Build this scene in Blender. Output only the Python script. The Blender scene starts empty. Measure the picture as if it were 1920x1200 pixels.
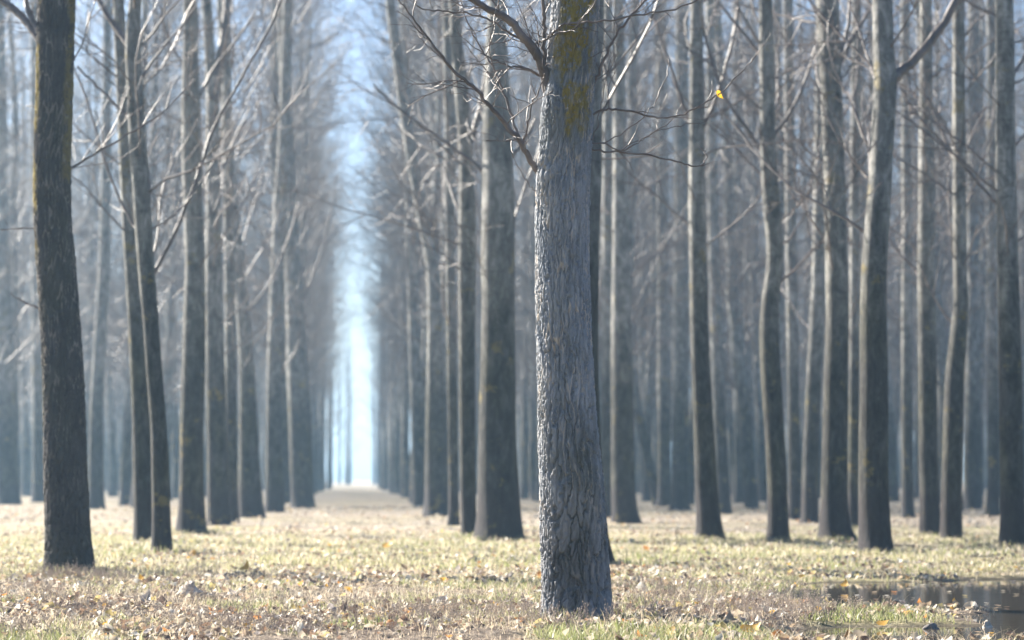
import bpy, math
import numpy as np
from mathutils import Vector, Euler

# ------------------------------------------------------------------ camera, sky, sun, exposure
sc = bpy.context.scene
C = sc.collection
W0, H0, FPX = 1920.0, 1200.0, 85.0 / 36.0 * 1920.0      # photo size, focal length in photo pixels
EYE = 0.80
YAW = math.atan(288.0 / FPX)
PITCH = math.atan(298.0 / FPX)
SUN_AZ = math.radians(-49.0)      # from +Y (down the alley) towards +X
SUN_EL = math.radians(27.5)

cam_d = bpy.data.cameras.new('camera')
cam_d.lens, cam_d.sensor_width = 85.0, 36.0
cam_d.clip_start, cam_d.clip_end = 0.1, 4000.0
cam_d.dof.use_dof = True
cam_d.dof.focus_distance = 13.3
cam_d.dof.aperture_fstop = 2.5
cam = bpy.data.objects.new('camera', cam_d)
cam.location = (0, 0, EYE)
cam.rotation_euler = (math.pi / 2 + PITCH, 0, -YAW)
C.objects.link(cam)
sc.camera = cam

world = bpy.data.worlds.new('World')
sc.world = world
world.use_nodes = True
wn = world.node_tree.nodes
wl = world.node_tree.links
wn.clear()
sky = wn.new('ShaderNodeTexSky')
sky.sky_type = 'NISHITA'
sky.sun_disc = False
sky.sun_elevation = SUN_EL
sky.sun_rotation = SUN_AZ
sky.air_density, sky.dust_density, sky.ozone_density = 0.9, 2.4, 5.0
bg = wn.new('ShaderNodeBackground')
bg.inputs['Strength'].default_value = 0.05
wo = wn.new('ShaderNodeOutputWorld')
wl.new(sky.outputs[0], bg.inputs[0])
wl.new(bg.outputs[0], wo.inputs[0])

sun_d = bpy.data.lights.new('sun', 'SUN')
sun_d.energy = 5.0
sun_d.angle = math.radians(0.6)
sun_d.color = (1.0, 0.92, 0.80)
sun = bpy.data.objects.new('sun', sun_d)
sdir = Vector((math.sin(SUN_AZ) * math.cos(SUN_EL), math.cos(SUN_AZ) * math.cos(SUN_EL), math.sin(SUN_EL)))
sun.rotation_euler = sdir.to_track_quat('Z', 'Y').to_euler()
C.objects.link(sun)

sc.view_settings.view_transform = 'Standard'
sc.view_settings.look = 'None'
sc.view_settings.gamma = 1.0
sc.view_settings.exposure = 2.15
sc.view_settings.use_curve_mapping = False
sc.render.engine = 'CYCLES'
sc.cycles.use_denoising = True
sc.cycles.max_bounces = 6
sc.cycles.diffuse_bounces = 3
sc.cycles.glossy_bounces = 3
sc.cycles.volume_bounces = 2
sc.cycles.transmission_bounces = 4
sc.cycles.sample_clamp_indirect = 8.0

HAZE_DENSITY = 0.0009

# ------------------------------------------------------------------ helpers
ROT = np.array(cam.rotation_euler.to_matrix())
CAMP = np.array([0, 0, EYE])
FWD = np.array([math.sin(YAW), math.cos(YAW), 0.0])       # horizontal forward

def ray(px, py):
    v = np.array([(px - W0 / 2) / FPX, (H0 / 2 - py) / FPX, -1.0])
    return ROT @ v

def ground_at(px, py, z=0.0):
    d = ray(px, py)
    return CAMP + d * ((z - EYE) / d[2])

def at_depth(px, py, D):
    """point on the pixel's ray at horizontal forward distance D"""
    d = ray(px, py)
    return CAMP + d * (D / float(d @ FWD))

def project(p):
    q = (np.asarray(p) - CAMP) @ ROT
    return W0 / 2 + FPX * q[..., 0] / -q[..., 2], H0 / 2 - FPX * q[..., 1] / -q[..., 2], -q[..., 2]

def hash2(i, j, s=0):
    i = np.asarray(i, dtype=np.int64); j = np.asarray(j, dtype=np.int64)
    h = (i * 374761393 + j * 668265263 + s * 974634777) & 0xFFFFFFFF
    h = ((h ^ (h >> 13)) * 1274126177) & 0xFFFFFFFF
    h = ((h ^ (h >> 16)) * 2246822519) & 0xFFFFFFFF
    return ((h ^ (h >> 13)) & 0xFFFFFF) / float(0xFFFFFF)

def vnoise(x, y, s=0, perx=None):
    xi = np.floor(x).astype(np.int64); yi = np.floor(y).astype(np.int64)
    fx = x - xi; fy = y - yi
    fx = fx * fx * (3 - 2 * fx); fy = fy * fy * (3 - 2 * fy)
    x0, x1 = (xi, xi + 1) if perx is None else (xi % perx, (xi + 1) % perx)
    a = hash2(x0, yi, s); b = hash2(x1, yi, s); c = hash2(x0, yi + 1, s); d = hash2(x1, yi + 1, s)
    return (a * (1 - fx) + b * fx) * (1 - fy) + (c * (1 - fx) + d * fx) * fy

def fbm(x, y, s=0, octv=4, perx=None):
    t = 0; a = 0.5; n = 0
    for o in range(octv):
        t = t + a * vnoise(x * 2 ** o, y * 2 ** o, s + o * 17, None if perx is None else perx * 2 ** o)
        n += a; a *= 0.5
    return t / n

def worley(x, y, s, perx):
    xi = np.floor(x).astype(np.int64); yi = np.floor(y).astype(np.int64)
    f1 = np.full(x.shape, 9.0); f2 = np.full(x.shape, 9.0)
    for di in (-1, 0, 1):
        for dj in (-1, 0, 1):
            ci = xi + di; cj = yi + dj
            px = ci + 0.1 + 0.8 * hash2(ci % perx, cj, s); py = cj + 0.1 + 0.8 * hash2(ci % perx, cj, s + 5)
            d = np.hypot(x - px, y - py)
            f2 = np.minimum(f2, np.maximum(f1, d)); f1 = np.minimum(f1, d)
    return f1, f2

def sstep(a, b, x):
    t = np.clip((x - a) / (b - a), 0, 1)
    return t * t * (3 - 2 * t)

def mesh_np(name, verts, quads=None, tris=None, smooth=True):
    me = bpy.data.meshes.new(name)
    verts = np.asarray(verts, dtype=np.float32).reshape(-1, 3)
    q = np.zeros((0, 4), np.int32) if quads is None else np.asarray(quads, np.int32).reshape(-1, 4)
    t = np.zeros((0, 3), np.int32) if tris is None else np.asarray(tris, np.int32).reshape(-1, 3)
    me.vertices.add(len(verts)); me.vertices.foreach_set('co', verts.ravel())
    nl = q.size + t.size
    me.loops.add(nl)
    me.loops.foreach_set('vertex_index', np.concatenate([q.ravel(), t.ravel()]).astype(np.int32))
    me.polygons.add(len(q) + len(t))
    st = np.concatenate([np.arange(len(q)) * 4, q.size + np.arange(len(t)) * 3]).astype(np.int32)
    me.polygons.foreach_set('loop_start', st)
    me.polygons.foreach_set('loop_total', np.concatenate([np.full(len(q), 4), np.full(len(t), 3)]).astype(np.int32))
    me.polygons.foreach_set('use_smooth', np.full(len(q) + len(t), smooth))
    me.update(calc_edges=True)
    return me

def color_attr(me, name, rgb):
    a = me.color_attributes.new(name, 'FLOAT_COLOR', 'POINT')
    rgba = np.ones((len(me.vertices), 4), np.float32)
    rgba[:, :3] = rgb
    a.data.foreach_set('color', rgba.ravel())

def float_attr(me, name, v):
    a = me.attributes.new(name, 'FLOAT', 'POINT')
    a.data.foreach_set('value', np.asarray(v, np.float32).ravel())

def add(name, me, mat, parent=None, loc=None):
    if mat is not None and len(me.materials) == 0:
        me.materials.append(mat)
    o = bpy.data.objects.new(name, me)
    C.objects.link(o)
    if parent is not None: o.parent = parent
    if loc is not None: o.location = loc
    return o

def empty(name, loc):
    o = bpy.data.objects.new(name, None)
    o.empty_display_size = 0.2
    o.location = loc
    C.objects.link(o)
    return o

def tag(o, label=None, cat=None, group=None, kind=None):
    if label: o['label'] = label
    if cat: o['category'] = cat
    if group: o['group'] = group
    if kind: o['kind'] = kind

# ---- tubes, all branches of one level at a time
def tubes(pts, rad, k):
    """pts (N,S,3), rad (N,S) -> verts, quads"""
    N, S, _ = pts.shape
    tan = np.gradient(pts, axis=1)
    tan /= np.linalg.norm(tan, axis=2, keepdims=True) + 1e-9
    ref = np.where(np.abs(tan[:, :1, 2:3]) > 0.8, np.array([1.0, 0, 0]), np.array([0, 0, 1.0]))
    ref = np.broadcast_to(ref, tan.shape)
    u = np.cross(tan, ref); u /= np.linalg.norm(u, axis=2, keepdims=True) + 1e-9
    v = np.cross(tan, u)
    a = np.arange(k) * 2 * math.pi / k
    V = pts[:, :, None, :] + rad[:, :, None, None] * (np.cos(a)[None, None, :, None] * u[:, :, None, :] + np.sin(a)[None, None, :, None] * v[:, :, None, :])
    n = np.arange(N)[:, None, None] * S * k; s = np.arange(S - 1)[None, :, None] * k; j = np.arange(k)[None, None, :]
    j2 = (j + 1) % k
    q = np.stack([n + s + j, n + s + j2, n + s + k + j2, n + s + k + j], -1)
    return V.reshape(-1, 3), q.reshape(-1, 4)

def grow(rng, P, R, n, t0, t1, length, ang, seg, up, wob, rfac, tip=0.25, rmin=0.002):
    """children on parent polylines P (N,S,3), radii R (N,S): n per parent"""
    N, S, _ = P.shape
    idx = np.repeat(np.arange(N), n)
    M = len(idx)
    t = np.clip(np.tile((np.arange(n) + 0.5) / n, N) + rng.uniform(-0.5, 0.5, M) / n, 0.001, 0.999)
    t = t0 + (t1 - t0) * t
    f = t * (S - 1); i0 = np.clip(np.floor(f).astype(int), 0, S - 2); fr = (f - i0)[:, None]
    A = P[idx, i0]; B = P[idx, i0 + 1]
    pos = A * (1 - fr) + B * fr
    T = B - A; T /= np.linalg.norm(T, axis=1, keepdims=True) + 1e-9
    rp = R[idx, i0] * (1 - fr[:, 0]) + R[idx, i0 + 1] * fr[:, 0]
    rnd = rng.normal(size=(M, 3)); rnd -= (rnd * T).sum(1, keepdims=True) * T
    rnd /= np.linalg.norm(rnd, axis=1, keepdims=True) + 1e-9
    a = np.radians(rng.uniform(ang[0], ang[1], M))[:, None]
    d = np.cos(a) * T + np.sin(a) * rnd
    L = length(t, rng, M)
    r0 = np.minimum(rp * 0.75, rfac * L + rmin)
    pts = [pos]
    for s in range(seg):
        d = d + np.array([0, 0, up]) + rng.normal(size=(M, 3)) * wob
        d /= np.linalg.norm(d, axis=1, keepdims=True)
        pos = pos + d * (L / seg)[:, None]
        pts.append(pos)
    w = np.linspace(1, tip, seg + 1)[None, :]
    return np.stack(pts, 1), np.maximum(r0[:, None] * w, rmin * 0.5)

def join(parts):
    vs, qs, o = [], [], 0
    for v, q in parts:
        vs.append(v); qs.append(q + o); o += len(v)
    return np.concatenate(vs), np.concatenate(qs)

def resample(pts, rad, S):
    d = np.concatenate([[0], np.cumsum(np.linalg.norm(np.diff(pts, axis=0), axis=1))])
    t = np.linspace(0, d[-1], S)
    return np.stack([np.interp(t, d, pts[:, i]) for i in range(3)], 1), np.interp(t, d, rad)

def smoothpath(pts, rad, S):
    """Catmull-Rom through the traced points"""
    n = len(pts)
    p = np.vstack([2 * pts[0] - pts[1], pts, 2 * pts[-1] - pts[-2]])
    t = np.linspace(0, n - 1 - 1e-6, S); i = np.floor(t).astype(int); f = (t - i)[:, None]
    p0, p1, p2, p3 = p[i], p[i + 1], p[i + 2], p[i + 3]
    out = 0.5 * (2 * p1 + (p2 - p0) * f + (2 * p0 - 5 * p1 + 4 * p2 - p3) * f ** 2 + (3 * p1 - p0 - 3 * p2 + p3) * f ** 3)
    return out, np.interp(t, np.arange(n), rad)

# ------------------------------------------------------------------ materials
def new_mat(name):
    m = bpy.data.materials.new(name)
    m.use_nodes = True
    nt = m.node_tree
    b = nt.nodes['Principled BSDF']
    return m, nt, nt.nodes, nt.links, b

def noise(nt, vec, scale, detail=4, rough=0.55, dist=0.0):
    n = nt.nodes.new('ShaderNodeTexNoise')
    n.inputs['Scale'].default_value = scale; n.inputs['Detail'].default_value = detail
    n.inputs['Roughness'].default_value = rough; n.inputs['Distortion'].default_value = dist
    if vec is not None: nt.links.new(vec, n.inputs['Vector'])
    return n.outputs['Fac']

def mapping(nt, vec, scale):
    n = nt.nodes.new('ShaderNodeMapping'); n.inputs['Scale'].default_value = scale
    nt.links.new(vec, n.inputs['Vector'])
    return n.outputs[0]

def ramp(nt, fac, stops):
    n = nt.nodes.new('ShaderNodeValToRGB')
    e = n.color_ramp.elements
    while len(e) < len(stops): e.new(0.5)
    for k, (p, c) in enumerate(stops):
        e[k].position = p
        e[k].color = (c, c, c, 1) if isinstance(c, (int, float)) else (*c, 1)
    nt.links.new(fac, n.inputs[0])
    return n.outputs[0]

def mix(nt, fac, a, b, mode='MIX'):
    n = nt.nodes.new('ShaderNodeMix'); n.data_type = 'RGBA'; n.blend_type = mode
    for sock, v in ((n.inputs[0], fac), (n.inputs[6], a), (n.inputs[7], b)):
        if isinstance(v, bpy.types.NodeSocket): nt.links.new(v, sock)
        elif isinstance(v, (int, float)): sock.default_value = v
        else: sock.default_value = (*v, 1)
    return n.outputs[2]

def math_n(nt, op, a, b=None, c=None):
    n = nt.nodes.new('ShaderNodeMath'); n.operation = op
    for k, v in enumerate((a, b, c)):
        if v is None: continue
        if isinstance(v, bpy.types.NodeSocket): nt.links.new(v, n.inputs[k])
        else: n.inputs[k].default_value = v
    return n.outputs[0]

def maprange(nt, v, a, b, c=0.0, d=1.0):
    n = nt.nodes.new('ShaderNodeMapRange'); n.interpolation_type = 'SMOOTHSTEP'
    nt.links.new(v, n.inputs[0])
    for k, x in enumerate((a, b, c, d)): n.inputs[k + 1].default_value = x
    return n.outputs[0]

def bump(nt, h, strength, dist, bsdf):
    n = nt.nodes.new('ShaderNodeBump')
    n.inputs['Strength'].default_value = strength; n.inputs['Distance'].default_value = dist
    nt.links.new(h, n.inputs['Height']); nt.links.new(n.outputs[0], bsdf.inputs['Normal'])

def bark_material(name, hero=False, lichen=None, tint=(1, 1, 1)):
    m, nt, N, L, b = new_mat(name)
    tc = N.new('ShaderNodeTexCoord')
    obj = tc.outputs['Object']
    oi = N.new('ShaderNodeObjectInfo')
    off = N.new('ShaderNodeVectorMath'); off.operation = 'MULTIPLY_ADD'
    L.new(obj, off.inputs[0]); off.inputs[1].default_value = (1, 1, 1)
    cmb = N.new('ShaderNodeCombineXYZ')
    L.new(math_n(nt, 'MULTIPLY', oi.outputs['Random'], 37.0), cmb.inputs[0])
    L.new(cmb.outputs[0], off.inputs[2])
    p = off.outputs[0]
    sep = N.new('ShaderNodeSeparateXYZ'); L.new(obj, sep.inputs[0])
    z = sep.outputs[2]
    big = noise(nt, mapping(nt, p, (2.2, 2.2, 0.7)), 1.6, 5, 0.6)
    fine = noise(nt, mapping(nt, p, (14, 14, 2.2)), 3.0, 6, 0.65, 0.6)
    g1 = tuple(a * t for a, t in zip((0.016, 0.0165, 0.018), tint)); g2 = tuple(a * t for a, t in zip((0.06, 0.057, 0.054), tint))
    col = mix(nt, ramp(nt, fine, [(0.3, 0.0), (0.7, 1.0)]), g1, g2)
    # greenish algae film higher up, in patches
    alg = math_n(nt, 'MULTIPLY', ramp(nt, big, [(0.42, 0.0), (0.68, 1.0)]), 0.6)
    col = mix(nt, alg, col, (0.055, 0.053, 0.026))
    if not hero:
        band = noise(nt, mapping(nt, p, (5, 5, 30)), 1.0, 4, 0.6)
        upz = maprange(nt, z, 1.8, 4.5)
        smooth_c = mix(nt, ramp(nt, band, [(0.30, 0.3), (0.44, 1.0)]), (0.09, 0.088, 0.085), mix(nt, big, (0.15, 0.15, 0.143), (0.34, 0.335, 0.32)))
        col = mix(nt, math_n(nt, 'MULTIPLY', upz, 0.8), col, smooth_c)
    if not hero:
        mott = noise(nt, mapping(nt, p, (7, 7, 3.2)), 1.0, 6, 0.72, 0.5)
        col = mix(nt, 1.0, col, ramp(nt, mott, [(0.32, 0.25), (0.5, 0.95), (0.68, 2.1)]), 'MULTIPLY')
    # silt left by high water round the foot
    zz = math_n(nt, 'ADD', z, math_n(nt, 'MULTIPLY', big, 0.22))
    silt = maprange(nt, zz, 0.92, 0.55)
    silt_c = mix(nt, fine, (0.014, 0.011, 0.014), (0.048, 0.038, 0.042))
    col = mix(nt, math_n(nt, 'MULTIPLY', silt, 0.35 if hero else 0.75), col, silt_c)
    if hero:
        at = N.new('ShaderNodeAttribute'); at.attribute_name = 'streak'
        col = mix(nt, at.outputs['Fac'], col, (0.46, 0.39, 0.32))
        at3 = N.new('ShaderNodeAttribute'); at3.attribute_name = 'plate'
        col = mix(nt, math_n(nt, 'MULTIPLY', at3.outputs['Fac'], 0.28), col, (0.42, 0.41, 0.41))
        at2 = N.new('ShaderNodeAttribute'); at2.attribute_name = 'lichen'
        sp = noise(nt, p, 30.0, 6, 0.75)
        lm = math_n(nt, 'MULTIPLY', at2.outputs['Fac'], ramp(nt, sp, [(0.38, 0.0), (0.5, 1.0)]))
        col = mix(nt, lm, col, mix(nt, noise(nt, p, 60, 2), (0.12, 0.09, 0.018), (0.30, 0.23, 0.05)))
    else:
        sp = noise(nt, p, 2.5, 5, 0.7)
        lm = math_n(nt, 'MULTIPLY', ramp(nt, sp, [(0.60, 0.0), (0.66, 1.0)]), 0.5)
        col = mix(nt, lm, col, (0.25, 0.19, 0.05))
    L.new(col, b.inputs['Base Color'])
    b.inputs['Roughness'].default_value = 0.85
    b.inputs['Specular IOR Level'].default_value = 0.25
    fb = noise(nt, mapping(nt, p, (30, 30, 7)), 2.0, 6, 0.7, 0.4)
    hsum = math_n(nt, 'ADD', math_n(nt, 'MULTIPLY', fine, 1.0), math_n(nt, 'MULTIPLY', fb, 0.5))
    bump(nt, hsum, 1.0 if not hero else 0.6, 0.035 if not hero else 0.006, b)
    return m

def twig_material():
    m, nt, N, L, b = new_mat('twig_bark')
    tc = N.new('ShaderNodeTexCoord')
    n = noise(nt, tc.outputs['Object'], 7.0, 4, 0.6)
    L.new(ramp(nt, n, [(0.3, (0.06, 0.047, 0.045)), (0.55, (0.12, 0.095, 0.088)), (0.75, (0.21, 0.18, 0.168))]), b.inputs['Base Color'])
    b.inputs['Roughness'].default_value = 0.5
    b.inputs['Specular IOR Level'].default_value = 0.5
    return m

def attr_leaf_material(name, attr, trans=0.5, rough=0.55):
    m, nt, N, L, b = new_mat(name)
    a = N.new('ShaderNodeAttribute'); a.attribute_name = attr
    tc = N.new('ShaderNodeTexCoord')
    n = noise(nt, tc.outputs['Object'], 45.0, 3, 0.6)
    col = mix(nt, 1.0, a.outputs['Color'], ramp(nt, n, [(0.3, 0.7), (0.7, 1.1)]), 'MULTIPLY')
    L.new(col, b.inputs['Base Color'])
    b.inputs['Roughness'].default_value = rough
    tr = N.new('ShaderNodeBsdfTranslucent'); L.new(col, tr.inputs[0])
    ms = N.new('ShaderNodeMixShader'); ms.inputs[0].default_value = trans
    L.new(b.outputs[0], ms.inputs[1]); L.new(tr.outputs[0], ms.inputs[2])
    L.new(ms.outputs[0], N['Material Output'].inputs['Surface'])
    return m

def ground_material():
    m, nt, N, L, b = new_mat('woodland_ground')
    tc = N.new('ShaderNodeTexCoord'); p = tc.outputs['Object']
    a = N.new('ShaderNodeAttribute'); a.attribute_name = 'grass'
    w = N.new('ShaderNodeAttribute'); w.attribute_name = 'wet'
    n1 = noise(nt, p, 1.3, 6, 0.65); n2 = noise(nt, p, 14.0, 6, 0.7); n3 = noise(nt, p, 55.0, 4, 0.7)
    cv = N.new('ShaderNodeAttribute'); cv.attribute_name = 'cover'
    soil = ramp(nt, n2, [(0.3, (0.045, 0.035, 0.028)), (0.5, (0.16, 0.125, 0.095)), (0.68, (0.42, 0.35, 0.27))])
    litter = mix(nt, cv.outputs['Fac'], soil, ramp(nt, n2, [(0.3, (0.16, 0.12, 0.10)), (0.5, (0.37, 0.31, 0.235)), (0.68, (0.60, 0.52, 0.41))]))
    grass = ramp(nt, n2, [(0.3, (0.09, 0.085, 0.04)), (0.55, (0.31, 0.28, 0.145)), (0.75, (0.56, 0.50, 0.32))])
    col = mix(nt, a.outputs['Fac'], litter, grass)
    col = mix(nt, math_n(nt, 'MULTIPLY', ramp(nt, n1, [(0.55, 0.0), (0.72, 1.0)]), 0.35), col, (0.16, 0.14, 0.12))
    col = mix(nt, w.outputs['Fac'], col, (0.055, 0.047, 0.04))
    L.new(col, b.inputs['Base Color'])
    b.inputs['Roughness'].default_value = 0.9
    b.inputs['Specular IOR Level'].default_value = 0.15
    bump(nt, math_n(nt, 'ADD', n2, math_n(nt, 'MULTIPLY', n3, 0.5)), 1.0, 0.03, b)
    return m

def water_material():
    m, nt, N, L, b = new_mat('puddle_water')
    tc = N.new('ShaderNodeTexCoord'); p = tc.outputs['Object']
    b.inputs['Base Color'].default_value = (0.06, 0.05, 0.038, 1)
    b.inputs['Roughness'].default_value = 0.03
    b.inputs['IOR'].default_value = 1.333
    bump(nt, noise(nt, mapping(nt, p, (1, 2.5, 1)), 3.0, 3, 0.5), 0.04, 0.02, b)
    return m

def plain_material(name, stops, scale, rough=0.85, bumpd=0.01):
    m, nt, N, L, b = new_mat(name)
    tc = N.new('ShaderNodeTexCoord'); p = tc.outputs['Object']
    n = noise(nt, mapping(nt, p, (1, 1, 0.6)), scale, 6, 0.65)
    L.new(ramp(nt, n, stops), b.inputs['Base Color'])
    b.inputs['Roughness'].default_value = rough
    bump(nt, n, 0.8, bumpd, b)
    return m

M_HERO = bark_material('furrowed_poplar_bark', hero=True, tint=(5.6, 6.3, 7.3))
M_HERO2 = bark_material('dark_furrowed_poplar_bark', hero=True, tint=(1.15, 1.05, 1.05))
M_BARK = bark_material('poplar_bark')
M_TWIG = twig_material()
M_LEAF = attr_leaf_material('fallen_leaf', 'tint', 0.4)
M_GRASS = attr_leaf_material('grass_blade', 'tint', 0.5, 0.5)
M_STALK = attr_leaf_material('dry_stalk', 'tint', 0.25, 0.7)
M_GROUND = ground_material()
M_WATER = water_material()
M_WOOD = plain_material('weathered_wood', [(0.3, (0.22, 0.17, 0.12)), (0.5, (0.46, 0.40, 0.33)), (0.7, (0.68, 0.63, 0.56))], 14)

# ------------------------------------------------------------------ ground
WATER_Z = -0.045

_a, _b = ground_at(1078, 1166), ground_at(132, 1072)
MOUNDS = [(_a[0], _a[1], 0.012), (_b[0], _b[1], 0.02)]

def depth_of(x, y): return x * FWD[0] + y * FWD[1]

def wet_mask(x, y):
    """two shallow basins at the lower right, joined further right"""
    D = depth_of(x, y)
    px = W0 / 2 + FPX * (x * math.cos(YAW) - y * math.sin(YAW)) / np.maximum(D, 1)
    wob = (vnoise(x * 1.7, y * 1.7, 91) - 0.5)
    e1 = sstep(1460, 1540, px + wob * 220) * sstep(15.0, 16.3, D + wob * 1.4) * sstep(20.6, 19.4, D + wob * 1.4)
    e2 = sstep(1460, 1540, px + wob * 140) * sstep(12.0, 12.15, D + wob * 0.25) * sstep(14.2, 13.2, D + wob * 0.8)
    e3 = sstep(1740, 1880, px + wob * 160) * sstep(12.2, 12.6, D) * sstep(20.3, 19.6, D)
    return np.maximum(np.maximum(e1, e2), e3)

def H(x, y):
    x = np.asarray(x, float); y = np.asarray(y, float)
    D = depth_of(x, y)
    h = (fbm(x * 0.35, y * 0.35, 3, 3) - 0.5) * 0.07 + (fbm(x * 1.8, y * 1.8, 8, 3) - 0.5) * 0.05
    h = h * sstep(60, 30, D) + 0.0
    h = h + (fbm(x * 4.5, y * 4.5, 13, 3) - 0.5) * 0.07 * sstep(30, 18, D)
    near = sstep(24, 18, D) * sstep(0.5, 2.5, x)
    h = np.where(near > 0, h + near * (np.maximum(h, -0.022) - h), h)
    for mx, my, mz in MOUNDS:
        h = h + mz * np.exp(-((x - mx) ** 2 + (y - my) ** 2) / (2 * 0.3 ** 2))
    pxg = W0 / 2 + FPX * (x * math.cos(YAW) - y * math.sin(YAW)) / np.maximum(D, 1)
    flat = sstep(1380, 1560, pxg) * sstep(11.5, 11.9, D) * sstep(22.5, 20.0, D)
    h = h + flat * ((-0.03 + 0.45 * h) - h)
    return h - 0.07 * sstep(0.1, 0.9, wet_mask(x, y))

def grass_mask(x, y):
    D = depth_of(x, y)
    px = W0 / 2 + FPX * (x * math.cos(YAW) - y * math.sin(YAW)) / np.maximum(D, 1)
    n = fbm(x * 0.5, y * 0.3, 21, 4); n2 = fbm(x * 1.6, y * 1.2, 33, 3)
    band = sstep(17.5, 21.5, D + (n - 0.5) * 7) * sstep(38, 29, D + (n - 0.5) * 9)
    far = 0.35 * sstep(0.5, 0.62, n) * sstep(30, 36, D)
    near = sstep(0.50, 0.60, n2) * sstep(21, 18, D) * 0.7
    spots = sstep(950, 1050, px) * sstep(1500, 1400, px) * sstep(13.0, 12.6, D) + sstep(230, 120, px) * sstep(13.0, 12.6, D) \
        + sstep(1480, 1540, px) * sstep(1790, 1700, px) * sstep(13.5, 13.9, D) * sstep(15.6, 15.2, D)
    return np.clip(np.maximum.reduce([band * (0.45 + 0.55 * sstep(0.4, 0.55, n2)), far, near, spots * 0.9]), 0, 1) * (1 - wet_mask(x, y))

def axis(spans):
    out = []
    for a, b, n in spans: out.append(np.linspace(a, b, n, endpoint=False))
    return np.concatenate(out + [[spans[-1][1]]])

# settle the two front trees on level ground
MOUNDS = [(mx, my, -float(H(mx, my)) + mz + mt) for (mx, my, mz), mt in zip(MOUNDS, (-0.035, -0.02))]
gx = axis([(-420, -60, 16), (-60, -12, 24), (-12, -5, 30), (-5, 7, 180), (7, 16, 36), (16, 60, 24), (60, 420, 12)])
gy = axis([(-25, 8, 10), (8, 11, 10), (11, 21, 200), (21, 40, 110), (40, 90, 50), (90, 300, 30), (300, 940, 12)])
GX, GY = np.meshgrid(gx, gy)
GZ = H(GX, GY)
nx, ny = len(gx), len(gy)
ii = np.arange(nx * ny).reshape(ny, nx)
gq = np.stack([ii[:-1, :-1], ii[:-1, 1:], ii[1:, 1:], ii[1:, :-1]], -1).reshape(-1, 4)
gme = mesh_np('ground', np.stack([GX, GY, GZ], -1), gq)
float_attr(gme, 'grass', grass_mask(GX, GY))
float_attr(gme, 'cover', sstep(21, 34, depth_of(GX, GY)))
float_attr(gme, 'wet', np.clip(sstep(-0.03, -0.055, GZ) * (GX > 1.5) * (depth_of(GX, GY) < 22), 0, 1))
ground = add('ground', gme, M_GROUND)
tag(ground, 'leaf strewn woodland ground with short grass', 'ground', kind='structure')

wx = np.linspace(1.6, 9.0, 12); wy = np.linspace(11.2, 20.6, 12)
WX, WY = np.meshgrid(wx, wy)
k = np.arange(144).reshape(12, 12)
wme = mesh_np('puddle', np.stack([WX, WY, np.full_like(WX, WATER_Z)], -1), np.stack([k[:-1, :-1], k[:-1, 1:], k[1:, 1:], k[1:, :-1]], -1).reshape(-1, 4))
puddle = add('puddle', wme, M_WATER)
tag(puddle, 'shallow brown puddle reflecting the trunks at the right edge', 'puddle', kind='structure')

# ------------------------------------------------------------------ trees
GROUP = 'poplars of the plantation'

def trunk_mesh(path, rad, sides, base, dent=0.03, seed=0):
    """rings round a polyline (relative to base)"""
    S = len(path)
    p = path - base
    tan = np.gradient(p, axis=0); tan /= np.linalg.norm(tan, axis=1, keepdims=True)
    u = np.cross(tan, np.array([0, 1.0, 0])); u /= np.linalg.norm(u, axis=1, keepdims=True)
    v = np.cross(tan, u)
    a = np.arange(sides) * 2 * math.pi / sides
    A, Z = np.meshgrid(a, p[:, 2])
    n = (fbm(A / (2 * math.pi) * 6, Z * 1.3 + seed * 9.1, seed, 3, 6) - 0.5) * 2 * dent
    foot = np.exp(-np.maximum(Z, 0) / 0.15)
    lobes = foot * (0.13 + 0.42 * (vnoise(A / (2 * math.pi) * 5, np.zeros_like(A) + seed, seed + 3, 5) - 0.3))
    r = rad[:, None] * (1 + n + lobes)
    V = p[:, None, :] + r[:, :, None] * (np.cos(A)[:, :, None] * u[:, None, :] + np.sin(A)[:, :, None] * v[:, None, :])
    s = np.arange(S - 1)[:, None] * sides; j = np.arange(sides)[None, :]; j2 = (j + 1) % sides
    q = np.stack([s + j, s + j2, s + sides + j2, s + sides + j], -1).reshape(-1, 4)
    return V, q, A, Z, u, v

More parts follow.
